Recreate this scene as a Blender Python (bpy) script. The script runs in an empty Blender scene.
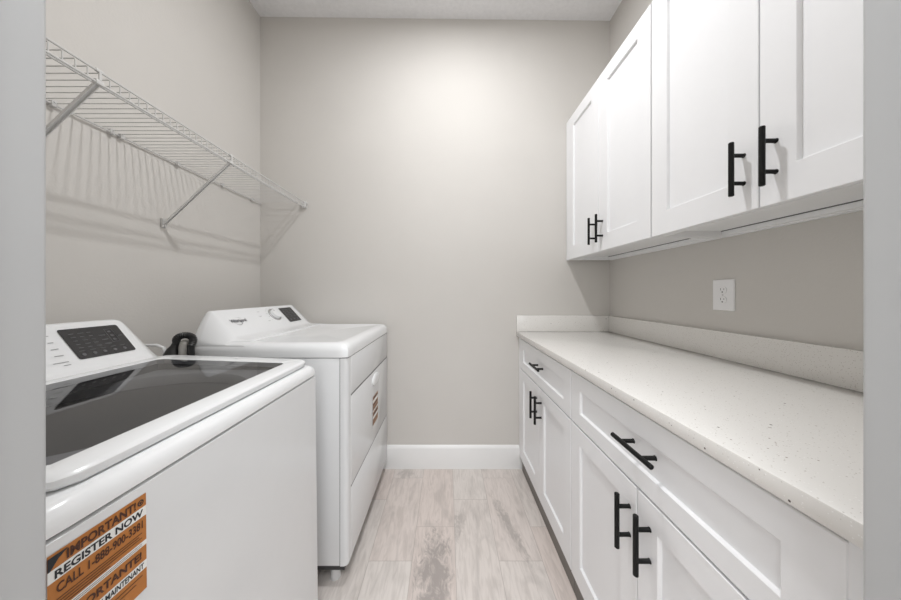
import bpy, bmesh, math, random
from mathutils import Vector, Matrix
random.seed(4)
S = bpy.context.scene
COL = S.collection
PI = math.pi

# ------------------------------------------------------------------ room numbers (metres)
CAMZ = 1.19
WL, WR, WB, WF = -1.272, 1.109, 1.886, 0.275      # left, right, back, inner face of the door wall
CEIL = 3.055

# ------------------------------------------------------------------ materials
def new_mat(name):
    m = bpy.data.materials.new(name); m.use_nodes = True
    nt = m.node_tree; b = nt.nodes['Principled BSDF']
    return m, nt, b

def mat(name, col, rough=0.5, metal=0.0, spec=0.5, coat=0.0, noise=0.0, nscale=30, bump=0.0, bscale=200, emit=None):
    m, nt, b = new_mat(name)
    b.inputs['Base Color'].default_value = (*col, 1)
    b.inputs['Roughness'].default_value = rough
    b.inputs['Metallic'].default_value = metal
    b.inputs['Specular IOR Level'].default_value = spec
    b.inputs['Coat Weight'].default_value = coat
    tc = nt.nodes.new('ShaderNodeTexCoord')
    n = nt.nodes.new('ShaderNodeTexNoise'); n.inputs['Scale'].default_value = nscale
    n.inputs['Detail'].default_value = 4
    nt.links.new(tc.outputs['Object'], n.inputs['Vector'])
    r = nt.nodes.new('ShaderNodeValToRGB')
    a = max(noise, 0.004)
    r.color_ramp.elements[0].position = .3; r.color_ramp.elements[1].position = .7
    r.color_ramp.elements[0].color = (*[c*(1-a) for c in col], 1)
    r.color_ramp.elements[1].color = (*[min(1, c*(1+a)) for c in col], 1)
    nt.links.new(n.outputs['Fac'], r.inputs['Fac']); nt.links.new(r.outputs['Color'], b.inputs['Base Color'])
    if bump:
        n2 = nt.nodes.new('ShaderNodeTexNoise'); n2.inputs['Scale'].default_value = bscale; n2.inputs['Detail'].default_value = 3
        nt.links.new(tc.outputs['Object'], n2.inputs['Vector'])
        bp = nt.nodes.new('ShaderNodeBump'); bp.inputs['Strength'].default_value = bump; bp.inputs['Distance'].default_value = .002
        nt.links.new(n2.outputs['Fac'], bp.inputs['Height']); nt.links.new(bp.outputs['Normal'], b.inputs['Normal'])
    return m

M = {}
M['wall'] = mat('wall_paint', (.61, .59, .562), .8, spec=.2, noise=.012, nscale=3, bump=.25, bscale=130)
M['ceiling'] = mat('ceiling_paint', (.80, .80, .81), .9, noise=.03, nscale=40, bump=.8, bscale=45)
M['trim'] = mat('trim_paint', (.80, .80, .795), .3)
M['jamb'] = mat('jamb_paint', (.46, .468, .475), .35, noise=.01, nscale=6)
M['cab'] = mat('cabinet_lacquer', (.84, .845, .86), .3)
M['cabin'] = mat('cabinet_underside', (.84, .845, .85), .4)
M['gap'] = mat('cabinet_seam', (.45, .45, .45), .6)
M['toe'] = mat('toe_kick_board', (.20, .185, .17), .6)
M['enamel'] = mat('white_enamel', (.72, .73, .74), .16, coat=.2)
M['plastic'] = mat('white_plastic', (.79, .80, .81), .22, coat=.15)
M['seam'] = mat('seam_shadow', (.12, .12, .12), .7)
M['black'] = mat('black_metal', (.005, .005, .005), .45, spec=.25)
M['rubber'] = mat('black_rubber', (.012, .012, .012), .35)
M['hose_grey'] = mat('grey_hose', (.36, .35, .33), .5)
M['display'] = mat('black_display', (.018, .018, .02), .12, coat=.3)
M['print_grey'] = mat('grey_print', (.30, .30, .31), .5)
M['print_dim'] = mat('dim_display_print', (.11, .11, .115), .4)
M['under_shade'] = mat('dryer_underside_shade', (.05, .05, .05), .7)  # near-black colour standing in for the shade under the dryer
M['faded'] = mat('faded_sticker', (.36, .21, .13), .5)
M['print_dark'] = mat('dark_print', (.10, .10, .11), .5)
M['chrome'] = mat('brushed_trim', (.62, .62, .62), .25, metal=.8)
M['drum'] = mat('drum_steel', (.05, .05, .053), .35, metal=.5, noise=.15, nscale=60)
M['deck'] = mat('grey_tub_ring', (.22, .22, .225), .4)
M['brace'] = mat('white_brace_coat', (.70, .695, .69), .4)
M['wire'] = mat('white_wire_coat', (.60, .595, .585), .35)
M['orange'] = mat('orange_sticker', (.45, .165, .032), .45)
M['paper'] = mat('white_sticker', (.80, .80, .78), .45)
M['ink'] = mat('sticker_ink', (.07, .022, .008), .5)
M['ink_black'] = mat('sticker_black_ink', (.012, .014, .018), .5)
M['outlet'] = mat('outlet_plastic', (.84, .84, .85), .3)
M['slot'] = mat('slot_dark', (.10, .10, .10), .6)
M['foot'] = mat('grey_foot', (.6, .6, .6), .5)

def quartz():
    m, nt, b = new_mat('speckled_quartz')
    tc = nt.nodes.new('ShaderNodeTexCoord')
    L = nt.links.new
    base = (.74, .725, .70)
    cur = None
    def layer(prev, scale, thr, col, soft=.02, warp=0):
        v = nt.nodes.new('ShaderNodeTexVoronoi'); v.inputs['Scale'].default_value = scale
        L(tc.outputs['Object'], v.inputs['Vector'])
        # random cells only
        sep = nt.nodes.new('ShaderNodeSeparateColor'); L(v.outputs['Color'], sep.inputs['Color'])
        g = nt.nodes.new('ShaderNodeMath'); g.operation = 'MULTIPLY_ADD'
        g.inputs[1].default_value = thr[1]; g.inputs[2].default_value = -thr[0]
        L(sep.outputs['Red'], g.inputs[0])           # size threshold per cell (negative -> none)
        s = nt.nodes.new('ShaderNodeMath'); s.operation = 'SUBTRACT'; L(g.outputs[0], s.inputs[0]); L(v.outputs['Distance'], s.inputs[1])
        k = nt.nodes.new('ShaderNodeMath'); k.operation = 'DIVIDE'; k.use_clamp = True
        L(s.outputs[0], k.inputs[0]); k.inputs[1].default_value = soft
        mx = nt.nodes.new('ShaderNodeMix'); mx.data_type = 'RGBA'
        L(k.outputs[0], mx.inputs[0])
        if prev is None: mx.inputs[6].default_value = (*base, 1)
        else: L(prev, mx.inputs[6])
        mx.inputs[7].default_value = (*col, 1)
        return mx.outputs[2]
    cur = layer(None, 260, (.45, .80), (.46, .43, .39), .16)
    cur = layer(cur, 300, (.75, 1.1), (.86, .855, .84), .15)
    cur = layer(cur, 150, (.88, 1.15), (.27, .22, .18), .10)
    cur = layer(cur, 70, (1.50, 1.68), (.12, .10, .09), .04)
    L(cur, b.inputs['Base Color']); b.inputs['Roughness'].default_value = .22
    return m
M['quartz'] = quartz()

def floor_mat():
    m, nt, b = new_mat('wood_look_tile')
    L = nt.links.new
    N = nt.nodes.new
    def math_(op, a, b_=None, c=None, clamp=False):
        n = N('ShaderNodeMath'); n.operation = op; n.use_clamp = clamp
        for i, v in enumerate((a, b_, c)):
            if v is None: continue
            if isinstance(v, (int, float)): n.inputs[i].default_value = v
            else: L(v, n.inputs[i])
        return n.outputs[0]
    geo = N('ShaderNodeNewGeometry'); sp = N('ShaderNodeSeparateXYZ'); L(geo.outputs['Position'], sp.inputs[0])
    X, Y = sp.outputs[0], sp.outputs[1]
    W_, LEN = .193, .552
    u = math_('DIVIDE', math_('ADD', X, .155), W_)
    ci = math_('FLOOR', u)
    fu = math_('SUBTRACT', u, ci)
    mod = math_('FLOORED_MODULO', ci, 3.0)
    # joints: col0 -> 1.41, col1 -> 1.60, col2 -> 1.78
    off = math_('MULTIPLY_ADD', mod, .186, 1.41)
    v = math_('DIVIDE', math_('SUBTRACT', Y, off), LEN)
    ri = math_('FLOOR', v)
    fv = math_('SUBTRACT', v, ri)
    # grout mask
    eu = math_('MULTIPLY', math_('MINIMUM', fu, math_('SUBTRACT', 1.0, fu)), W_)
    ev = math_('MULTIPLY', math_('MINIMUM', fv, math_('SUBTRACT', 1.0, fv)), LEN)
    e = math_('MINIMUM', eu, ev)
    grout = math_('SUBTRACT', 1.0, math_('DIVIDE', e, .0016, clamp=True), clamp=True)
    # per plank random
    cmb = N('ShaderNodeCombineXYZ'); L(ci, cmb.inputs[0]); L(ri, cmb.inputs[1])
    wn = N('ShaderNodeTexWhiteNoise'); wn.noise_dimensions = '3D'; L(cmb.outputs[0], wn.inputs['Vector'])
    rs = N('ShaderNodeSeparateColor'); L(wn.outputs['Color'], rs.inputs['Color'])
    # grain coordinates, shifted per plank
    cg = N('ShaderNodeCombineXYZ')
    L(math_('MULTIPLY_ADD', X, 1.0, math_('MULTIPLY', rs.outputs['Red'], 37.0)), cg.inputs[0])
    L(math_('MULTIPLY_ADD', Y, .14, math_('MULTIPLY', rs.outputs['Green'], 19.0)), cg.inputs[1])
    g1 = N('ShaderNodeTexNoise'); g1.inputs['Scale'].default_value = 60; g1.inputs['Detail'].default_value = 6
    g1.inputs['Distortion'].default_value = 1.2
    L(cg.outputs[0], g1.inputs['Vector'])
    cg2 = N('ShaderNodeCombineXYZ')
    L(math_('MULTIPLY_ADD', X, 1.0, math_('MULTIPLY', rs.outputs['Blue'], 23.0)), cg2.inputs[0])
    L(math_('MULTIPLY_ADD', Y, .35, math_('MULTIPLY', rs.outputs['Red'], 41.0)), cg2.inputs[1])
    g2 = N('ShaderNodeTexNoise'); g2.inputs['Scale'].default_value = 9; g2.inputs['Detail'].default_value = 5
    g2.inputs['Distortion'].default_value = 1.5
    L(cg2.outputs[0], g2.inputs['Vector'])
    # base tone per plank
    tone = N('ShaderNodeValToRGB'); cr = tone.color_ramp
    cr.elements[0].position = 0; cr.elements[0].color = (.665, .59, .55, 1)
    cr.elements[1].position = 1; cr.elements[1].color = (.68, .635, .60, 1)
    e2 = cr.elements.new(.5); e2.color = (.67, .61, .575, 1)
    L(rs.outputs['Green'], tone.inputs['Fac'])
    # fine grain multiply
    gr = N('ShaderNodeValToRGB'); gr.color_ramp.elements[0].position = .34; gr.color_ramp.elements[0].color = (.66, .64, .63, 1)
    gr.color_ramp.elements[1].position = .58; gr.color_ramp.elements[1].color = (1, 1, 1, 1)
    L(g1.outputs['Fac'], gr.inputs['Fac'])
    m1 = N('ShaderNodeMix'); m1.data_type = 'RGBA'; m1.blend_type = 'MULTIPLY'; m1.inputs[0].default_value = .42
    L(tone.outputs['Color'], m1.inputs[6]); L(gr.outputs['Color'], m1.inputs[7])
    # cool grey blotches
    bl = N('ShaderNodeValToRGB'); bl.color_ramp.elements[0].position = .52; bl.color_ramp.elements[0].color = (0, 0, 0, 1)
    bl.color_ramp.elements[1].position = .72; bl.color_ramp.elements[1].color = (1, 1, 1, 1)
    L(g2.outputs['Fac'], bl.inputs['Fac'])
    blf = math_('MULTIPLY', bl.outputs['Color'], .30)
    cg3 = N('ShaderNodeCombineXYZ'); L(X, cg3.inputs[0]); L(math_('MULTIPLY', Y, .45), cg3.inputs[1])
    g3 = N('ShaderNodeTexNoise'); g3.inputs['Scale'].default_value = 26; g3.inputs['Detail'].default_value = 9
    g3.inputs['Roughness'].default_value = .68; g3.inputs['Distortion'].default_value = 2.2
    L(cg3.outputs[0], g3.inputs['Vector'])
    # knotty figures on two tiles
    def blob(cx, cy, rx, ry, slope, colidx, amt):
        dx = math_('SUBTRACT', X, math_('MULTIPLY_ADD', math_('SUBTRACT', Y, cy), slope, cx))
        a = math_('POWER', math_('ABSOLUTE', math_('DIVIDE', dx, rx)), 2.0)
        c = math_('POWER', math_('ABSOLUTE', math_('DIVIDE', math_('SUBTRACT', Y, cy), ry)), 2.0)
        d = math_('SUBTRACT', 1.15, math_('ADD', a, c))
        d = math_('ADD', d, math_('MULTIPLY', math_('SUBTRACT', g3.outputs['Fac'], .5), 6.0))
        d = math_('MULTIPLY', math_('ADD', d, .25), .75, clamp=True)
        inside = math_('COMPARE', ci, float(colidx), .1)
        return math_('MULTIPLY', math_('MULTIPLY', d, inside), amt)
    b1 = blob(-.055, 1.17, .075, .21, .05, 0, .82)
    b2 = blob(.315, 1.42, .028, .19, -.22, 2, .62)
    b3 = blob(.06, 1.42, .03, .10, .25, 1, .5)
    b4 = blob(-.27, 1.83, .05, .05, .0, -1, .5)
    f = math_('MAXIMUM', blf, math_('MAXIMUM', b1, math_('MAXIMUM', b2, math_('MAXIMUM', b3, b4))))
    m2 = N('ShaderNodeMix'); m2.data_type = 'RGBA'; L(f, m2.inputs[0]); L(m1.outputs[2], m2.inputs[6])
    m2.inputs[7].default_value = (.31, .28, .265, 1)
    m3 = N('ShaderNodeMix'); m3.data_type = 'RGBA'; L(math_('MULTIPLY', grout, .75), m3.inputs[0]); L(m2.outputs[2], m3.inputs[6])
    m3.inputs[7].default_value = (.30, .26, .24, 1)
    L(m3.outputs[2], b.inputs['Base Color'])
    b.inputs['Roughness'].default_value = .38
    bp = N('ShaderNodeBump'); bp.inputs['Strength'].default_value = .3; bp.inputs['Distance'].default_value = .002
    L(math_('SUBTRACT', 1.0, grout), bp.inputs['Height']); L(bp.outputs['Normal'], b.inputs['Normal'])
    return m
M['floor'] = floor_mat()

def glass_mat():
    m = bpy.data.materials.new('smoked_glass'); m.use_nodes = True
    nt = m.node_tree; nt.nodes.clear(); L = nt.links.new
    out = nt.nodes.new('ShaderNodeOutputMaterial')
    tr = nt.nodes.new('ShaderNodeBsdfTransparent'); tr.inputs['Color'].default_value = (.50, .50, .51, 1)
    gl = nt.nodes.new('ShaderNodeBsdfGlossy'); gl.inputs['Roughness'].default_value = .03
    gl.inputs['Color'].default_value = (.85, .85, .85, 1)
    fr = nt.nodes.new('ShaderNodeFresnel'); fr.inputs['IOR'].default_value = 1.55
    mx = nt.nodes.new('ShaderNodeMixShader')
    L(fr.outputs[0], mx.inputs[0]); L(tr.outputs[0], mx.inputs[1]); L(gl.outputs[0], mx.inputs[2]); L(mx.outputs[0], out.inputs['Surface'])
    return m
M['glass'] = glass_mat()

# ------------------------------------------------------------------ mesh builder
class MB:
    def __init__(s): s.v = []; s.f = []
    def add(s, vs, fs):
        o = len(s.v); s.v += [tuple(v) for v in vs]; s.f += [tuple(i+o for i in f) for f in fs]; return s
    def box(s, x0, x1, y0, y1, z0, z1, bev=0, seg=2):
        bm = bmesh.new()
        bmesh.ops.create_cube(bm, size=1)
        for v in bm.verts:
            v.co = Vector(((x0+x1)/2 + v.co.x*(x1-x0), (y0+y1)/2 + v.co.y*(y1-y0), (z0+z1)/2 + v.co.z*(z1-z0)))
        if bev: bmesh.ops.bevel(bm, geom=bm.edges[:], offset=bev, segments=seg, profile=.5, affect='EDGES')
        return s.frombm(bm)
    def frombm(s, bm, fn=None):
        bm.verts.index_update()
        vs = [v.co.copy() for v in bm.verts]
        if fn: vs = [fn(v) for v in vs]
        s.add(vs, [[v.index for v in f.verts] for f in bm.faces]); bm.free(); return s
    def loft(s, loops, cap0=False, cap1=False, closed=True):
        n = len(loops[0]); vs = [p for l in loops for p in l]; fs = []
        for i in range(len(loops)-1):
            for j in range(n if closed else n-1):
                k = (j+1) % n
                fs.append((i*n+j, i*n+k, (i+1)*n+k, (i+1)*n+j))
        if cap0: fs.append(tuple(range(n))[::-1])
        if cap1: fs.append(tuple(range((len(loops)-1)*n, len(loops)*n)))
        return s.add(vs, fs)
    def tube(s, pts, r, n=8, cap=True):
        pts = [Vector(p) for p in pts]; loops = []
        for i, p in enumerate(pts):
            a = pts[max(i-1, 0)]; b = pts[min(i+1, len(pts)-1)]
            t = (b-a).normalized()
            up = Vector((0, 0, 1)) if abs(t.z) < .9 else Vector((0, 1, 0))
            if i and 'u' in dir(s) : up = s.u
            u = (up - t*up.dot(t)).normalized(); w = t.cross(u); s.u = u
            rr = r[i] if isinstance(r, (list, tuple)) else r
            loops.append([p + u*rr*math.cos(2*PI*k/n) + w*rr*math.sin(2*PI*k/n) for k in range(n)])
        if hasattr(s, 'u'): del s.u
        return s.loft(loops, cap, cap)
    def obbox(s, a, b, w, t, side=Vector((0, 1, 0)), bev=.001):
        a = Vector(a); b = Vector(b); d = (b-a); L_ = d.length; d.normalize()
        n = d.cross(side).normalized(); c = (a+b)/2
        bm = bmesh.new(); bmesh.ops.create_cube(bm, size=1)
        for v in bm.verts: v.co = Vector((v.co.x*L_, v.co.y*w, v.co.z*t))
        if bev: bmesh.ops.bevel(bm, geom=bm.edges[:], offset=bev, segments=1, affect='EDGES')
        return s.frombm(bm, lambda v: c + d*v.x + side*v.y + n*v.z)

def build(name, mb, m, parent=None, sharp=35, up=False):
    """link the builder as one mesh object; world coordinates are rebased on its parent chain"""
    org = Vector((0, 0, 0)); p = parent
    while p is not None: org += Vector(p.location); p = p.parent
    me = bpy.data.meshes.new(name)
    me.from_pydata([tuple(Vector(v)-org) for v in mb.v], [], mb.f); me.update()
    bm = bmesh.new(); bm.from_mesh(me)
    bmesh.ops.recalc_face_normals(bm, faces=bm.faces[:])
    if up:
        bm.normal_update()
        for f in bm.faces:
            if f.normal.z < 0: f.normal_flip()
    for f in bm.faces: f.smooth = True
    for e in bm.edges:
        if len(e.link_faces) == 2:
            if e.calc_face_angle(0) > math.radians(sharp): e.smooth = False
    bm.to_mesh(me); bm.free()
    me.materials.append(m)
    o = bpy.data.objects.new(name, me); COL.objects.link(o)
    if parent: o.parent = parent
    return o

def tag(o, label=None, cat=None, group=None, kind=None):
    if label: o['label'] = label
    if cat: o['category'] = cat
    if group: o['group'] = group
    if kind: o['kind'] = kind
    return o
def thing(name, loc, label, cat, group=None):
    o = bpy.data.objects.new(name, None); o.empty_display_size = .05; COL.objects.link(o); o.location = loc
    return tag(o, label, cat, group)
def struct(name, mb, m, sharp=35):
    o = build(name, mb, m, sharp=sharp); o['kind'] = 'structure'; return o

def text_geo(string, fatten=0.0):
    """flat outline of a string, normalised to a 1 x 1 box"""
    c = bpy.data.curves.new('t', 'FONT'); c.body = string; c.size = 1; c.offset = fatten; c.resolution_u = 3
    o = bpy.data.objects.new('t', c); COL.objects.link(o)
    dg = bpy.context.evaluated_depsgraph_get(); dg.update()
    me = bpy.data.meshes.new_from_object(o.evaluated_get(dg))
    vs = [v.co.copy() for v in me.vertices]; fs = [tuple(p.vertices) for p in me.polygons]
    bpy.data.objects.remove(o); bpy.data.curves.remove(c); bpy.data.meshes.remove(me)
    x0 = min(v.x for v in vs); x1 = max(v.x for v in vs); y0 = min(v.y for v in vs); y1 = max(v.y for v in vs)
    return [((v.x-x0)/(x1-x0), (v.y-y0)/(y1-y0)) for v in vs], fs
def put_text(mb, string, fn, u0, u1, v0, v1, fatten=0.0):
    vs, fs = text_geo(string, fatten)
    mb.add([fn(u0+(u1-u0)*a, v0+(v1-v0)*b) for a, b in vs], fs)
def put_rect(mb, fn, u0, u1, v0, v1):
    mb.add([fn(u0, v0), fn(u1, v0), fn(u1, v1), fn(u0, v1)], [(0, 1, 2, 3)])
def put_rrect(mb, fn, u0, u1, v0, v1, r, n=5):
    pts = []
    for cx, cy, a0 in ((u1-r, v1-r, 0), (u0+r, v1-r, 90), (u0+r, v0+r, 180), (u1-r, v0+r, 270)):
        for k in range(n+1):
            a = math.radians(a0+90*k/n); pts.append(fn(cx+r*math.cos(a), cy+r*math.sin(a)))
    mb.add(pts, [tuple(range(len(pts)))])

# ------------------------------------------------------------------ the room
HB, HS = -1.5, 1.3     # hall behind the doorway: back wall and half width
mb = MB(); mb.box(-1.6, 1.6, HB-.1, WB+.1, -.05, 0); struct('floor', mb, M['floor'])
# ceiling: a touch lower on the right, as in the photo
mb = MB()
zl, zr = CEIL+.02, CEIL-.018
mb.add([(-1.6, WF-.13, zl), (1.6, WF-.13, zr), (1.6, WB+.1, zr), (-1.6, WB+.1, zl),
        (-1.6, WF-.13, zl+.08), (1.6, WF-.13, zr+.08), (1.6, WB+.1, zr+.08), (-1.6, WB+.1, zl+.08)],
       [(0, 1, 2, 3), (4, 5, 6, 7), (0, 1, 5, 4), (1, 2, 6, 5), (2, 3, 7, 6), (3, 0, 4, 7)])
struct('ceiling', mb, M['ceiling'])
mb = MB(); mb.box(WL-.1, WR+.1, WB, WB+.1, 0, 3.11); struct('wall_back', mb, M['wall'])
mb = MB(); mb.box(WL-.1, WL, WF, WB, 0, 3.11); struct('wall_left', mb, M['wall'])
mb = MB(); mb.box(WR, WR+.1, WF, WB, 0, 3.11); struct('wall_right', mb, M['wall'])
JL, JR, DT = -.397, .412, 2.05
mb = MB()
mb.box(-1.6, JL-.02, WF-.125, WF, 0, 3.11); mb.box(JR+.02, 1.6, WF-.125, WF, 0, 3.11); mb.box(JL-.02, JR+.02, WF-.125, WF, DT+.02, 3.11)
struct('wall_front', mb, M['wall'])
# door jambs (the two grey bands at the sides of the photo)
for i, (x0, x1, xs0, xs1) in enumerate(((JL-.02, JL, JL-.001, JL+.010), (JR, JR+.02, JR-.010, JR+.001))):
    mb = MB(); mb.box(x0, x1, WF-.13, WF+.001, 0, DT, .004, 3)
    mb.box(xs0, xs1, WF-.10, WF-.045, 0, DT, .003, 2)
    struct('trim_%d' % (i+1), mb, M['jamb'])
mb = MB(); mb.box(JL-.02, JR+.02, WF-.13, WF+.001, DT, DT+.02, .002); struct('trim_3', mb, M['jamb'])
# casing round the door on the laundry side
for i, (x0, x1) in enumerate(((JL-.09, JL-.028), (JR+.028, JR+.09))):
    mb = MB(); mb.box(x0, x1, WF, WF+.012, 0, DT+.08, .003); struct('trim_%d' % (i+4), mb, M['trim'])
def baseboard(name, x0, x1, y0, y1, nx, ny):
    # board with an eased top; (nx, ny) points into the room
    h, t = .157, .014
    prof = [(0, 0), (t, 0), (t, h-.022), (t-.004, h-.012), (.004, h-.002), (0, h)]
    loops = []
    for (x, y) in ((x0, y0), (x1, y1)):
        loops.append([(x+nx*a, y+ny*a, z) for a, z in prof])
    mb = MB(); mb.loft(loops, True, True); return struct(name, mb, M['trim'])
baseboard('baseboard_back', WL, .56, WB, WB, 0, -1)
baseboard('baseboard_left', WL, WL, WF, WB, 1, 0)
# hall behind the camera
mb = MB(); mb.box(-1.6, 1.6, HB-.1, HB, 0, 2.8); struct('wall_hall_back', mb, M['wall'])
mb = MB(); mb.box(-1.6, -HS, HB, WF-.125, 0, 2.8); struct('wall_hall_left', mb, M['wall'])
mb = MB(); mb.box(HS, 1.6, HB, WF-.125, 0, 2.8); struct('wall_hall_right', mb, M['wall'])
mb = MB(); mb.box(-1.6, 1.6, HB-.1, WF-.125, 2.74, 2.82); struct('ceiling_hall', mb, M['ceiling'])

# ------------------------------------------------------------------ cabinets
def rect_loop(x, y0, y1, z0, z1): return [(x, y0, z0), (x, y1, z0), (x, y1, z1), (x, y0, z1)]
def shaker(xf, y0, y1, z0, z1, st, rt, rb, th=.018, rec=.009):
    """shaker front facing -X: frame, eased edges and a sunk centre panel"""
    e = .0015
    loops = [rect_loop(xf+th, y0, y1, z0, z1), rect_loop(xf+e, y0, y1, z0, z1),
             rect_loop(xf, y0+e, y1-e, z0+e, z1-e), rect_loop(xf, y0+st, y1-st, z0+rb, z1-rt),
             rect_loop(xf+.001, y0+st+.0012, y1-st-.0012, z0+rb+.0012, z1-rt-.0012),
             rect_loop(xf+rec, y0+st+.0035, y1-st-.0035, z0+rb+.0035, z1-rt-.0035)]
    mb = MB(); mb.loft(loops, True, True); return mb
def handle_mb(c, axis, length=.147, cc=.076, r=.0062, face=.49, so=.034):
    """bar pull standing off a face that looks to -X"""
    mb = MB(); ax = Vector(axis); c = Vector(c)
    bar = Vector((face-so, c.y, c.z))
    h = length/2
    mb.tube([bar-ax*h, bar-ax*(h-.0015), bar+ax*(h-.0015), bar+ax*h], [r*.75, r, r, r*.75], 14)
    for s in (-1, 1):
        p = bar+ax*(s*cc/2)
        mb.tube([p, (face-.002, p.y, p.z), (face+.0005, p.y, p.z)], [r*.85, r*.85, r*1.05], 12)
    return mb

def base_cabinet(y0, y1, label, filler=None, hoff=.02, near=None, sh=0):
    FX = .49
    t = thing('base_cabinet', (.80, (y0+y1)/2, 0), label, 'cabinet', 'white base cabinets under the countertop')
    mb = MB(); mb.box(FX+.0195, WR-.001, y0+.0005, y1-.0005, .095, .897, .0015)
    build('carcass', mb, M['cab'], t)
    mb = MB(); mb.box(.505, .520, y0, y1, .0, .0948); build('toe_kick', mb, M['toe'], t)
    g = .0016; ym = (y0+y1)/2
    d = build('drawer', shaker(FX, y0+g, y1-g, .692, .884, .068, .058, .050), M['cab'], t)
    build('handle', handle_mb((0, ym-hoff, .801), (0, 1, 0), face=FX), M['black'], d)['label'] = 'black bar pull'
    for a, b, hy in ((y0+g, ym-g, ym-.037-sh), (ym+g, y1-g, ym+.037-sh)):
        d = build('door', shaker(FX, a, b, .092, .686, .068, .062, .080), M['cab'], t)
        build('handle', handle_mb((0, hy, .580), (0, 0, 1), face=FX), M['black'], d)['label'] = 'black bar pull'
    for a, b in ((y1+.001, filler), (near, y0+.0013)):
        if a and b:
            mb = MB(); mb.box(FX+.0002, FX+.0192, a, b, .092, .892, .0004); build('filler_strip', mb, M['cab'], t)
    return t
base_cabinet(1.097, 1.855, 'white shaker base cabinet in the far corner, next to the back wall', WB-.001)
base_cabinet(.337, 1.094, 'white shaker base cabinet nearest the doorway, with the large foreground drawer', hoff=.025, near=.300, sh=.009)

def wall_cabinet(y0, y1, label, filler=None):
    FX = .81; z0, z1 = 1.410, 2.345
    t = thing('wall_cabinet', (.96, (y0+y1)/2, z0), label, 'cabinet', 'white wall cabinets above the countertop')
    X0, X1 = FX+.0195, WR-.001; th = .016
    mb = MB()
    mb.box(X0, X1, y0+.0005, y0+th, z0, z1)                # sides
    mb.box(X0, X1, y1-th, y1-.0005, z0, z1)
    mb.box(X0, X1, y0+th, y1-th, z1-th, z1)                # top
    mb.box(X0, X0+.018, y0+th, y1-th, z0, z0+.05)          # front rail
    mb.box(X1-.018, X1, y0+th, y1-th, z0, z1-th)           # back
    mb.box(X1-.034, X1-.018, y0+th, y1-th, z0+.004, z0+.03)  # hanging rail
    mb.box(X0+.018, X1-.018, y0+th, y1-th, z0+.022, z0+.036) # sunk bottom board
    build('carcass', mb, M['cabin'], t)
    ms = MB(); ms.box(X1-.0375, X1-.0342, y0+th, y1-th, z0+.0195, z0+.023); build('panel_joint', ms, M['seam'], t)
    g = .0016; ym = (y0+y1)/2
    for a, b, hy in ((y0+g, ym-g, ym-.037), (ym+g, y1-g, ym+.037)):
        d = build('door', shaker(FX, a, b, z0+.001, z1-.002, .075, .068, .085, rec=.010), M['cab'], t)
        build('handle', handle_mb((0, hy, 1.527), (0, 0, 1), face=FX), M['black'], d)['label'] = 'black bar pull'
    if filler:
        mb = MB(); mb.box(FX+.002, FX+.020, y1+.001, filler, z0, z1, .001); build('filler_strip', mb, M['cab'], t)
    return t
wall_cabinet(1.102, 1.858, 'white shaker wall cabinet in the far corner, touching the back wall', WB-.001)
wall_cabinet(.340, 1.099, 'white shaker wall cabinet nearest the doorway, with the larger foreground doors')

mb = MB(); mb.box(.470, WR-.001, .310, WB-.001, .8985, .9285, .003, 2)
tag(build('countertop', mb, M['quartz']), 'long speckled off-white quartz countertop on the white base cabinets', 'countertop')
mb = MB(); mb.box(WR-.021, WR-.0005, .310, WB-.0215, .929, 1.037, .002, 2)
tag(build('backsplash', mb, M['quartz']), 'long speckled quartz upstand along the right wall behind the countertop', 'backsplash')
mb = MB(); mb.box(.470, WR-.0005, WB-.021, WB-.0005, .929, 1.037, .002, 2)
tag(build('backsplash', mb, M['quartz']), 'short speckled quartz upstand against the back wall at the countertop end', 'backsplash')

# outlet on the right wall
oy, oz = 1.108, 1.182
t = thing('wall_outlet', (WR, oy, oz), 'white duplex wall outlet on the right wall between countertop and wall cabinets', 'outlet')
loops = []
for dx, hy, hz in ((0, .043, .062), (.003, .043, .062), (.0055, .0405, .0595)):
    loops.append([(WR-.0005-dx, oy-hy, oz-hz), (WR-.0005-dx, oy+hy, oz-hz), (WR-.0005-dx, oy+hy, oz+hz), (WR-.0005-dx, oy-hy, oz+hz)])
mb = MB(); mb.loft(loops, True, True); build('face_plate', mb, M['outlet'], t)
for s in (-1, 1):
    cz = oz+s*.0195
    fn = lambda d: (lambda u, v: (WR-d, oy-u, cz+v))
    mb = MB()
    l0 = []; l1 = []
    for k in range(20):
        a = 2*PI*k/20; u = .0165*math.cos(a); v = max(-.0135, min(.0135, .0165*math.sin(a)))
        l0.append(fn(.006)(u, v)); l1.append(fn(.0078)(u*.96, v*.96))
    mb.loft([l0, l1], False, True)
    r = build('receptacle', mb, M['outlet'], t)
    mb = MB()
    put_rect(mb, fn(.0082), -.0075, -.0055, -.001, .008); put_rect(mb, fn(.0082), .0055, .0075, 0, .007)
    put_rrect(mb, fn(.0082), -.0027, .0027, -.0105, -.005, .0025)
    build('slot', mb, M['slot'], r)
mb = MB(); mb.tube([(WR-.0055, oy, oz), (WR-.0072, oy, oz)], .003, 12); build('screw', mb, M['foot'], t)

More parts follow.
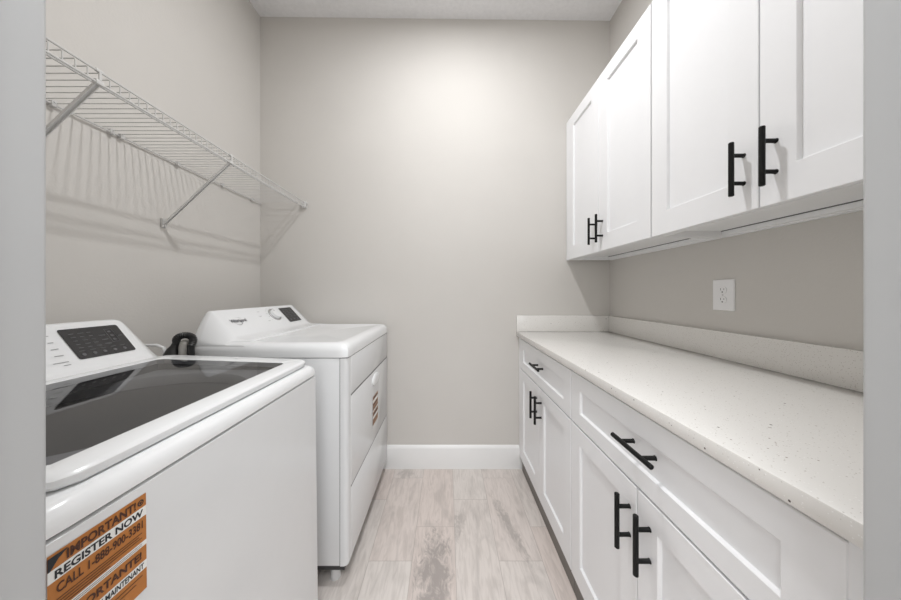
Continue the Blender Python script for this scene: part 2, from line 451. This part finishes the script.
# ------------------------------------------------------------------ wire shelf on the left wall
SX, SZ = -.966, 1.800
t = thing('wire_shelf', (WL, 1.1, SZ), 'long white ventilated wire shelf braced on the left wall above the machines', 'shelf')
mb = MB()
y = .300
while y < 1.876:
    yy = y
    mb.tube([(WL+.006, yy, SZ), (SX-.003, yy, SZ), (SX, yy, SZ-.003), (SX, yy, SZ-.026)], .0016, 6)
    y += .0247
build('shelf_wires', mb, M['wire'], t)
for x, z in ((SX, SZ+.0045), (SX, SZ-.028), (SX-.050, SZ-.0045), (WL+.009, SZ-.0045)):
    mb = MB(); mb.tube([(x, .285, z), (x, WB-.006, z)], .0031, 8); build('rod', mb, M['wire'], t)
for yb in (.769, 1.238):
    mb = MB()
    a = Vector((SX-.004, yb, SZ-.024)); b = Vector((WL+.010, yb, 1.502))
    d = (b-a).normalized(); n = d.cross(Vector((0, 1, 0))).normalized()
    mb.obbox(a, b, .010, .003)
    mb.obbox(a+Vector((0, .005, 0))+n*.003, b+Vector((0, .005, 0))+n*.003, .002, .008, bev=0)
    mb.obbox(a-Vector((0, .005, 0))+n*.003, b-Vector((0, .005, 0))+n*.003, .002, .008, bev=0)
    br = build('brace', mb, M['brace'], t)
    mb = MB(); mb.box(SX-.010, SX+.0045, yb-.009, yb+.009, SZ-.033, SZ-.020, .0015)
    mb.box(SX-.004, SX+.0045, yb-.009, yb+.009, SZ+.001, SZ+.0095, .0015)
    mb.box(SX+.003, SX+.005, yb-.003, yb+.003, SZ-.021, SZ+.002); build('hook', mb, M['wire'], br)
    mb = MB(); mb.box(WL+.0005, WL+.012, yb-.010, yb+.010, 1.482, 1.522, .002)
    mb.tube([(WL+.010, yb, 1.490), (WL+.016, yb, 1.490)], .005, 10); build('wall_foot', mb, M['wire'], br)
for yc in (.60, .888, 1.042, 1.075, 1.30, 1.56, 1.80):
    mb = MB(); mb.box(WL+.0005, WL+.016, yc-.007, yc+.007, SZ-.013, SZ+.006, .002)
    mb.tube([(WL+.014, yc, SZ+.002), (WL+.018, yc, SZ+.002)], .004, 8)
    build('wall_clip', mb, M['wire'], t)
mb = MB(); mb.box(SX-.022, SX+.012, WB-.016, WB-.0005, SZ-.034, SZ+.012, .003)
mb.tube([(SX+.012, WB-.010, SZ-.005), (SX+.020, WB-.010, SZ-.005)], .005, 10); build('end_bracket', mb, M['wire'], t)

# ------------------------------------------------------------------ washing machine
WY0, WY1 = .300, 1.000
WXB = -1.175
def wfx(z): return -.459 - .009*(z/.88)
t = thing('washing_machine', (-.81, .65, 0), 'white top-load washing machine with smoked glass lid, nearest the doorway', 'washing machine')
WASH = t
def rrloop(x0, x1, y0, y1, z, r, n=64, zf=None):
    """rounded rectangle sampled by angle from its centre, so that loops of any size line up"""
    cx, cy = (x0+x1)/2, (y0+y1)/2; hx, hy = (x1-x0)/2, (y1-y0)/2; out = []
    for k in range(n):
        a = 2*PI*(k+.5)/n; dx, dy = math.cos(a), math.sin(a)
        # ray against rounded box by bisection
        lo, hi = 0, 2*(hx+hy)
        for _ in range(30):
            m_ = (lo+hi)/2; px, py = abs(dx*m_), abs(dy*m_)
            qx, qy = max(px-(hx-r), 0), max(py-(hy-r), 0)
            ins = px <= hx and py <= hy and (math.hypot(qx, qy) <= r or px <= hx-r or py <= hy-r)
            if ins: lo = m_
            else: hi = m_
        x, y = cx+dx*lo, cy+dy*lo
        out.append((x, y, zf(x, y) if zf else z))
    return out
NL = 128
# lower steel cabinet, front leaning a little
mb = MB()
loops = []
for z in (.030, .034, .45, .894, .897):
    ins = .004 if z in (.030, .897) else 0
    loops.append(rrloop(WXB+ins, wfx(z)-ins, WY0+ins, WY1-ins, z, .018, NL))
mb.loft(loops, True, True); build('cabinet', mb, M['enamel'], t)
mb = MB(); mb.loft([rrloop(WXB+.004, wfx(.88)-.005, WY0+.004, WY1-.004, z, .016, NL) for z in (.8971, .9010)], True, True)
build('seam_shade', mb, M['seam'], t)  # solid strip in the open seam gap, shade put into its colour
# plastic top with the tub opening
TC = (-.775, .650)
def circ(r, z, n=NL, c=TC): 
    cx, cy = (WXB-.468)/2, .65
    out = []
    for k in range(n):
        a = 2*PI*(k+.5)/n; out.append((c[0]+r*math.cos(a), c[1]+r*math.sin(a), z))
    return out
mb = MB()
o = [(0, .9010), (0, .909), (.001, .916), (.004, .924), (.010, .931), (.017, .9335)]
loops = [rrloop(WXB+a, -.467-a, WY0+a, WY1-a, z, .024, NL) for a, z in o]
loops += [circ(.262, .9325), circ(.252, .930), circ(.245, .920), circ(.242, .900)]
mb.loft(loops); build('top_cover', mb, M['plastic'], t)
mb = MB(); mb.loft([circ(.242, .902), circ(.241, .895), circ(.230, .893), circ(.226, .885), circ(.234, .875)]); build('tub_ring', mb, M['deck'], t)
mb = MB(); mb.loft([circ(.234, .876), circ(.236, .60), circ(.22, .50), circ(.05, .49), circ(.04, .56)], False, True); build('drum', mb, M['drum'], t)
mb = MB()
for k in range(6):
    a = 2*PI*k/6
    mb.tube([(TC[0]+.05*math.cos(a), TC[1]+.05*math.sin(a), .52), (TC[0]+.19*math.cos(a), TC[1]+.19*math.sin(a), .505)], [.02, .01], 8)
build('agitator_plate', mb, M['deck'], t)
# lid: sloping frame + glass
LX0, LX1, LY0, LY1 = -.998, -.490, .342, .985
def lidz(x, y): return .956 + (-.497-x)*.034
def lz(off): return lambda x, y: lidz(x, y)+off
lid_o = [(.004, -.020), (0, -.014), (0, -.006), (.003, -.002), (.008, 0)]
gx0, gx1, gy0, gy1 = -.958, -.539, .368, .925
loops = [rrloop(LX0+a, LX1-a, LY0+a, LY1-a, 0, .034, NL, lz(z)) for a, z in lid_o]
loops += [rrloop(gx0-.002, gx1+.002, gy0-.002, gy1+.002, 0, .012, NL, lz(0)), rrloop(gx0, gx1, gy0, gy1, 0, .010, NL, lz(-.0015)),
          rrloop(gx0, gx1, gy0, gy1, 0, .010, NL, lz(-.016))]
loops.append(loops[0])
mb = MB(); mb.loft(loops); lid = build('lid', mb, M['plastic'], t)
mb = MB(); mb.loft([rrloop(gx0, gx1, gy0, gy1, 0, .010, NL, lz(-.0016))], True, False)
build('lid_glass', mb, M['glass'], lid, up=True)['label'] = 'smoked glass panel'
mb = MB(); mb.loft([rrloop(LX0+.010, LX1-.010, LY0+.010, LY1-.010, 0, .03, NL, lambda x, y: .9336), rrloop(LX0+.010, LX1-.010, LY0+.010, LY1-.010, 0, .03, NL, lz(-.019)),
                    rrloop(gx0-.004, gx1+.004, gy0-.004, gy1+.004, 0, .012, NL, lz(-.019)), rrloop(gx0-.004, gx1+.004, gy0-.004, gy1+.004, 0, .012, NL, lambda x, y: .9336)])
build('lid_seal', mb, M['deck'], lid)

# control console: wedge lofted along y with flared ends
def console(prof, ys, zbase, xb):
    loops = []
    for y, k, kx in ys:
        loops.append([(xb+(x-xb)*kx, y, zbase+(z-zbase)*k) for x, z in prof])
    mb = MB(); mb.loft(loops, True, True); return mb
def arc(cx, cz, r, a0, a1, n=5):
    return [(cx+r*math.cos(math.radians(a0+(a1-a0)*i/n)), cz+r*math.sin(math.radians(a0+(a1-a0)*i/n))) for i in range(n+1)]
FA, FB = Vector((-1.100, 1.100)), Vector((-1.006, .985))     # face of the washer console, top and bottom
prof = [(-1.174, .932), (-1.174, 1.06)] + arc(-1.150, 1.076, .024, 180, 95, 4) + [(-1.112, 1.1025)] + [(-1.103, 1.100), (-1.097, 1.0955)] + [(-1.006, .985), (-1.000, .977), (-.990, .970), (-.978, .9665), (-.975, .932)]
ys = []
for i in range(11):                                  # near end
    f = i/10; ys.append((WY0+.006+f*.070, .24+.76*math.sin(f*PI/2)**1.3, 1))
ys += [(.905, 1, 1), (.922, .997, 1), (.932, .985, 1), (.941, .94, 1), (.950, .86, 1), (.960, .715, 1), (.971, .54, 1), (.982, .40, 1), (.990, .33, 1), (.998, .27, 1)]
mb = console(prof, ys, .932, -1.174)
con = build('control_console', mb, M['plastic'], t, sharp=50)
def plane_fn(A, B, off):
    """u = metres along +y, v = metres up the face from its bottom edge"""
    A3 = Vector((A.x, 0, A.y)); B3 = Vector((B.x, 0, B.y)); up = (A3-B3).normalized(); n = Vector((up.z, 0, -up.x)) 
    return lambda u, v: B3 + up*v + Vector((0, u, 0)) + n*off
FL = (FA-FB).length
f1 = plane_fn(FA, FB, .0012)
mb = MB(); put_rrect(mb, f1, .770, .910, .024, .130, .006); dsp = build('display', mb, M['display'], con); dsp['label'] = 'black touch display'
f2 = plane_fn(FA, FB, .0018)
mb = MB()
random.seed(7)
for r_ in range(5):
    for c_ in range(3):
        u = .785+c_*.020; v = .060+r_*.0125
        put_rect(mb, f2, u, u+random.uniform(.009, .015), v, v+.0022)
for c_ in range(3):
    put_rect(mb, f2, .847, .863, .062+c_*.016, .0645+c_*.016)
for (a, b, c, d) in ((.868, .869, .066, .116), (.887, .888, .066, .116), (.868, .888, .066, .067), (.868, .888, .115, .116)):
    put_rect(mb, f2, a, b, c, d)
for v in (.073, .088, .103):
    put_rrect(mb, f2, .874, .882, v, v+.006, .003)
for u in (.782, .806, .830, .855, .880):
    put_rrect(mb, f2, u, u+.009, .034, .043, .0044); put_rect(mb, f2, u-.001, u+.012, .050, .0515)
put_rect(mb, f2, .892, .902, .086, .0885)
build('display_print', mb, M['print_dim'], dsp)
mb = MB()
for i, w in enumerate((.010, .011, .015, .018, .030)):
    put_rect(mb, f1, .748-w, .748, .112-i*.022, .114-i*.022)
put_rect(mb, f1, .734, .748, .014, .016)
build('panel_print', mb, M['print_grey'], con)

# registration sticker on a front that looks to +X ; reads left->right along +Y, v measured down from the top
def sticker(parent, xfn, y0, z1, w, h, full):
    def fn(off):
        def g(u, v):
            z = z1 - v*h
            return (xfn(z)+off, y0+u*w, z)
        return g
    mb = MB(); put_rect(mb, fn(.0006), 0, 1, 0, 1)
    st = build('sticker', mb, M['orange' if full else 'faded'], parent); st['label'] = 'orange and white registration sticker'
    mb = MB()
    for a, b in ((.128, .228), (.485, .535), (.695, .780)): put_rect(mb, fn(.0009), 0, 1, a, b)
    build('white_band', mb, M['paper'], st)
    mb = MB(); f = fn(.0012)
    if full:
        put_text(mb, 'IMPORTANT!', lambda u, v: f(u, 1-v), .155, .865, 1-.112, 1-.028, .035)
        put_text(mb, 'CALL 1-888-900-3381', lambda u, v: f(u, 1-v), .07, .95, 1-.345, 1-.262, .022)
        put_text(mb, '\u00a1IMPORTANTE!', lambda u, v: f(u, 1-v), .08, .93, 1-.672, 1-.575, .035)
        for i in range(4): put_rect(mb, f, .06, .06+(.88, .84, .88, .5)[i], .385+i*.025, .393+i*.025)
        for i in range(3): put_rect(mb, f, .06, .06+(.88, .80, .66)[i], .825+i*.04, .834+i*.04)
        for i in range(2): put_rect(mb, f, .06, .94, .499+i*.018, .504+i*.018)
        build('lettering', mb, M['ink'], st)
        mb = MB()
        put_text(mb, 'REGISTER NOW', lambda u, v: f(u, 1-v), .055, .955, 1-.215, 1-.145, .032)
        put_text(mb, 'ENREGISTREZ MAINTENANT', lambda u, v: f(u, 1-v), .05, .96, 1-.768, 1-.708, .025)
        mb.add([f(0, 0.02), f(.17, 0.02), f(.09, .06), f(.02, .128), f(0, .128)], [(0, 1, 2, 3, 4)])
        ring = []; ri = []
        for k in range(20):
            a = 2*PI*k/20; ring.append(f(.925+.040*math.cos(a), .070+.030*math.sin(a))); ri.append(f(.925+.026*math.cos(a), .070+.019*math.sin(a)))
        mb.loft([ring, ri]); mb.add([f(.905, .062), f(.945, .062), f(.925, .088)], [(0, 1, 2)])
        build('black_lettering', mb, M['ink_black'], st)
    else:
        for a, b in ((.02, .11), (.25, .33), (.57, .67)): put_rect(mb, f, .08, .9, a+.02, b-.01)
        for a in (.40, .44, .84, .89): put_rect(mb, f, .08, .85, a, a+.015)
        build('lettering', mb, M['ink'], st)
sticker(t, wfx, .3235, .8805, .1065, .147, True)
for y_ in (WY0+.05, WY1-.05):
    for x_ in (WXB+.05, -.52):
        mb = MB(); mb.tube([(x_, y_, 0), (x_, y_, .012), (x_, y_, .034)], [.022, .022, .012], 14); build('foot', mb, M['foot'], t)

# ------------------------------------------------------------------ dryer
DY0, DY1, DF, DB = 1.120, 1.871, -.400, -1.040
t = thing('clothes_dryer', (-.77, 1.49, 0), 'white front-load clothes dryer standing beside the back wall, past the washing machine', 'dryer')
mb = MB()
mb.box(DB, DF-.034, DY0, DY1, .085, .9255, .003)
build('cabinet', mb, M['enamel'], t)
def fpanel(x0, x1, y0, y1, z0, z1, r):
    """panel with rounded vertical front edges"""
    pts = [(x0, y0)] + [(x1-r+r*math.sin(a), y0+r-r*math.cos(a)) for a in [PI/2*i/6 for i in range(7)]] \
        + [(x1-r+r*math.cos(a), y1-r+r*math.sin(a)) for a in [PI/2*i/6 for i in range(7)]] + [(x0, y1)]
    mb = MB(); mb.loft([[(x, y, z0) for x, y in pts], [(x, y, z1) for x, y in pts]], True, True); return mb
build('front_panel', fpanel(DF-.032, DF-.0015, DY0-.001, DY1+.001, .085, .925, .018), M['enamel'], t)
# wide band above the door, door and lower access panel, each a hair proud of the shell
def slab(y0, y1, z0, z1, r=.004):
    mb = MB(); mb.box(DF-.004, DF, y0, y1, z0, z1, .0015, 2); return mb
build('upper_panel', slab(DY0+.040, DY1-.020, .768, .925), M['enamel'], t)
door = build('door', slab(DY0+.040, DY1-.020, .385, .761), M['enamel'], t)
# long swept relief and recessed grip at the top of the door
hy, hz = 1.545, .712
mb = MB()
loops = []
for i, (s_, dx) in enumerate(((1, 0), (.96, .006), (.80, .010), (.5, .011))):
    loops.append([(DF+dx, hy+.070*s_*math.cos(a), hz+.034*s_*math.sin(a)) for a in [2*PI*k/28 for k in range(28)]])
mb.loft(loops, False, True)
build('handle', mb, M['plastic'], door)
build('lower_panel', slab(DY0+.040, DY1-.020, .092, .380), M['enamel'], t)
for z in (.761, .380):
    mb = MB(); mb.box(DF-.003, DF-.0008, DY0+.038, DY1-.020, z-.001, z+.0072); build('panel_seam', mb, M['seam'], t)
mb = MB(); mb.box(DB+.03, DF-.022, DY0+.020, DY1-.015, .050, .0848); build('under_dryer_shade', mb, M['under_shade'], t)  # dark box added below the shell to paint in the shade there
mb = MB(); mb.box(DB+.01, DF-.003, DY0+.003, DY1-.003, .9245, .9285); mb.box(DF-.0345, DF-.0315, DY0+.0005, DY1, .09, .926); build('shell_seam', mb, M['seam'], t)
sticker(t, lambda z: DF+.0003, 1.49, .628, .11, .155, False)
# worktop, raised a little toward the back
mb = MB(); N2 = 128
def dtz(off):
    def g(x, y):
        s = max(0, min(1, (-.74-x)/.16)); return .985+off + .004*s*s*(3-2*s)
    return g
loops = [rrloop(DB, DF+.001, DY0-.002, DY1, .9285, .020, N2)]
loops += [rrloop(DB+a, DF+.001-a, DY0-.002+a, DY1-a, 0, .022, N2, dtz(z)) for a, z in ((0, -.034), (.002, -.022), (.007, -.013), (.014, -.0065), (.024, -.002), (.036, .0))]
loops += [rrloop(DB+.05, DF-.050, DY0+.050, DY1-.050, 0, .03, N2, dtz(0)), rrloop(DB+.06, DF-.058, DY0+.058, DY1-.058, 0, .03, N2, dtz(-.003))]
loops += [rrloop(DB+.3, DF-.25, DY0+.25, DY1-.25, 0, .03, N2, dtz(-.004))]
mb.loft(loops, True, True); build('worktop', mb, M['plastic'], t)
GA, GB = Vector((-1.000, 1.110)), Vector((-.905, 1.005))
prof = [(-1.038, .975), (-1.038, 1.05), (-1.036, 1.085), (-1.030, 1.103)] + [(-1.02, 1.1125), (-1.008, 1.1135), (-1.000, 1.110), (-.905, 1.005), (-.896, .998), (-.882, .994), (-.86, .9915), (-.83, .9895), (-.822, .975)]
ys = []
for i in range(11):
    f = i/10; ys.append((DY0+.003+f*.062, .10+.90*(1-(1-f)**1.35), 1))
for i in range(11):
    f = i/10; ys.append((DY1-.090+f*.078, .12+.88*(1-f**2.2) if f < 1 else .12, 1))
con = build('control_console', console(prof, ys, .975, -1.038), M['plastic'], t, sharp=50)
g1 = plane_fn(GA, GB, .0015); g2 = plane_fn(GA, GB, .0022)
mb = MB(); put_rrect(mb, g1, 1.622, 1.748, .020, .128, .005); dsp = build('display', mb, M['display'], con); dsp['label'] = 'black display'
mb = MB()
for r_ in range(5):
    for c_ in range(3):
        u = 1.636+c_*.036; put_rect(mb, g2, u, u+random.uniform(.014, .024), .058+r_*.013, .0605+r_*.013)
for u in (1.645, 1.68, 1.715): put_rrect(mb, g2, u, u+.012, .032, .043, .005)
build('display_print', mb, M['print_dim'], dsp)
# dial
A3 = Vector((GA.x, 0, GA.y)); B3 = Vector((GB.x, 0, GB.y)); up = (A3-B3).normalized(); nn = Vector((up.z, 0, -up.x))
dc = B3+up*.085+Vector((0, 1.545, 0))
def ring(r, h, n=36): return [dc+nn*h+Vector((0, 1, 0))*r*math.cos(2*PI*k/n)+up*r*math.sin(2*PI*k/n) for k in range(n)]
mb = MB(); mb.loft([ring(.040, .0), ring(.040, .004), ring(.038, .006), ring(.030, .006)], False, True); dial = build('dial', mb, M['chrome'], con)
mb = MB(); mb.loft([ring(.031, .005), ring(.030, .016), ring(.028, .019), ring(.022, .0195)], False, True); build('knob', mb, M['plastic'], dial)
mb = MB()
P = lambda r, a, h=.0200: dc+nn*h+Vector((0, 1, 0))*r*math.cos(a)+up*r*math.sin(a)
mb.add([P(.016, 2.0), P(.016, 2.25), P(.027, 2.18), P(.027, 2.07)], [(0, 1, 2, 3)])
build('pointer', mb, M['print_dark'], dial)
mb = MB()
for k in range(11):
    a = -.6+k*(PI+1.2)/10; r0 = .050
    c = (1.545+r0*math.cos(a), .085+r0*math.sin(a))
    w = .010
    side = 1 if math.cos(a) > 0 else -1
    put_rect(mb, g1, c[0] if side > 0 else c[0]-w, c[0]+w if side > 0 else c[0], c[1]-.001, c[1]+.001)
for u, v in ((1.43, .115), (1.455, .05), (1.42, .085)): put_rect(mb, g1, u, u+.018, v, v+.0022)
build('panel_print', mb, M['print_grey'], con)
# maker's word mark with its swoosh ring
mb = MB(); put_text(mb, 'Whirlpool', g1, 1.222, 1.318, .062, .088, .018)
ro = []; rin = []
for k in range(33):
    a = math.radians(-215+300*k/32); th = .0016*math.sin(PI*k/32)+.0003
    c, s_ = math.cos(a), math.sin(a)
    ro.append(g1(1.268+.026*c, .075+(.0215)*s_+.006*c)); rin.append(g1(1.268+(.026-th)*c, .075+(.0215-th)*s_+.006*c))
mb.loft([ro, rin], closed=False)
build('word_mark', mb, M['print_dark'], con)
for y_ in (DY0+.045, DY1-.045):
    for x_ in (DB+.05, -.468):
        mb = MB(); mb.tube([(x_, y_, 0), (x_, y_, .045), (x_, y_, .050), (x_, y_, .0855)], [.021, .019, .011, .011], 14); build('foot', mb, M['foot'], t)

# ------------------------------------------------------------------ hose looping up between the machines
t = thing('drain_hose', (-1.03, 1.062, 0), 'black drain hose looping up between the washing machine and the dryer', 'hose')
cx, cz, yh = -1.005, .997, 1.062
pts = []; rad = []
for k in range(41):
    a = math.radians(168-186*k/40)
    pts.append((cx+.029*math.cos(a), yh+.008*math.sin(a*2), cz+.031*math.sin(a))); rad.append(.0115+.0016*(k % 2))
pts = pts + [(cx+.026-.002*i, yh, cz-.014-.03*i) for i in range(1, 30)]
rad = rad + [.0115+.0016*(i % 2) for i in range(29)]
mb = MB(); mb.tube(pts, rad, 12); build('hose_loop', mb, M['rubber'], t)
mb = MB(); mb.tube([(cx-.004, yh+.004, .0), (cx-.004, yh+.004, .98), (cx-.002, yh+.004, 1.000), (cx, yh+.004, 1.008)], [.018, .018, .016, .008], 16); build('grey_pipe', mb, M['hose_grey'], t)
mb = MB(); mb.tube([(cx-.043, yh-.005, .90), (cx-.043, yh-.005, .955), (cx-.041, yh-.005, .962), (cx-.040, yh-.004, .976), (cx-.036, yh-.003, .985), (cx-.030, yh, 1.004)], [.026, .026, .024, .018, .013, .011], 14)
build('coupling', mb, M['rubber'], t)
mb = MB(); mb.tube([(WL+.001, 1.10, .975), (-1.20, 1.085, .985), (-1.12, 1.07, .988), (-1.085, 1.062, .980), (-1.078, 1.062, .94), (-1.085, 1.062, .0)], .0055, 10)
tag(build('white_cable', mb, M['plastic']), 'thin white cable from the left wall beside the black drain hose', 'cable')

# ------------------------------------------------------------------ lights
def light(name, kind, loc, energy, col=(1, 1, 1), **k):
    d = bpy.data.lights.new(name, kind); d.energy = energy; d.color = col
    rot = k.pop('rot', None)
    for a, b in k.items(): setattr(d, a, b)
    o = bpy.data.objects.new(name, d); COL.objects.link(o); o.location = loc
    if rot: o.rotation_euler = rot
    return o
light('ceiling_lamp', 'AREA', (.05, 1.03, 3.03), 20, (.985, .99, 1), shape='DISK', size=.10)
light('hall_fill_top', 'AREA', (0, -.75, 2.70), 27, (.955, .978, 1), size=1.2)  # added fill from overhead in the unseen hall, no known fixture
light('hall_fill_back', 'AREA', (0, HB+.05, 1.5), 23, (.92, .96, 1), size=1.8, rot=(PI/2, 0, 0))  # added fill aimed through the doorway, no window behind it
w = bpy.data.worlds.new('world'); S.world = w; w.use_nodes = True
w.node_tree.nodes['Background'].inputs[0].default_value = (.8, .82, .85, 1); w.node_tree.nodes['Background'].inputs[1].default_value = .3

# ------------------------------------------------------------------ camera
c = bpy.data.cameras.new('camera'); cam = bpy.data.objects.new('camera', c); COL.objects.link(cam)
cam.location = (0, 0, CAMZ); cam.rotation_euler = (PI/2, 0, 0)
c.sensor_width = 36; c.lens = 277/901*36; c.clip_start = .02
c.shift_x = 3.5/901; c.shift_y = -7/901
S.camera = cam
S.view_settings.view_transform = 'Standard'
S.view_settings.look = 'None'
S.view_settings.exposure = .12
S.cycles.max_bounces = 10; S.cycles.diffuse_bounces = 8
S.cycles.use_denoising = True
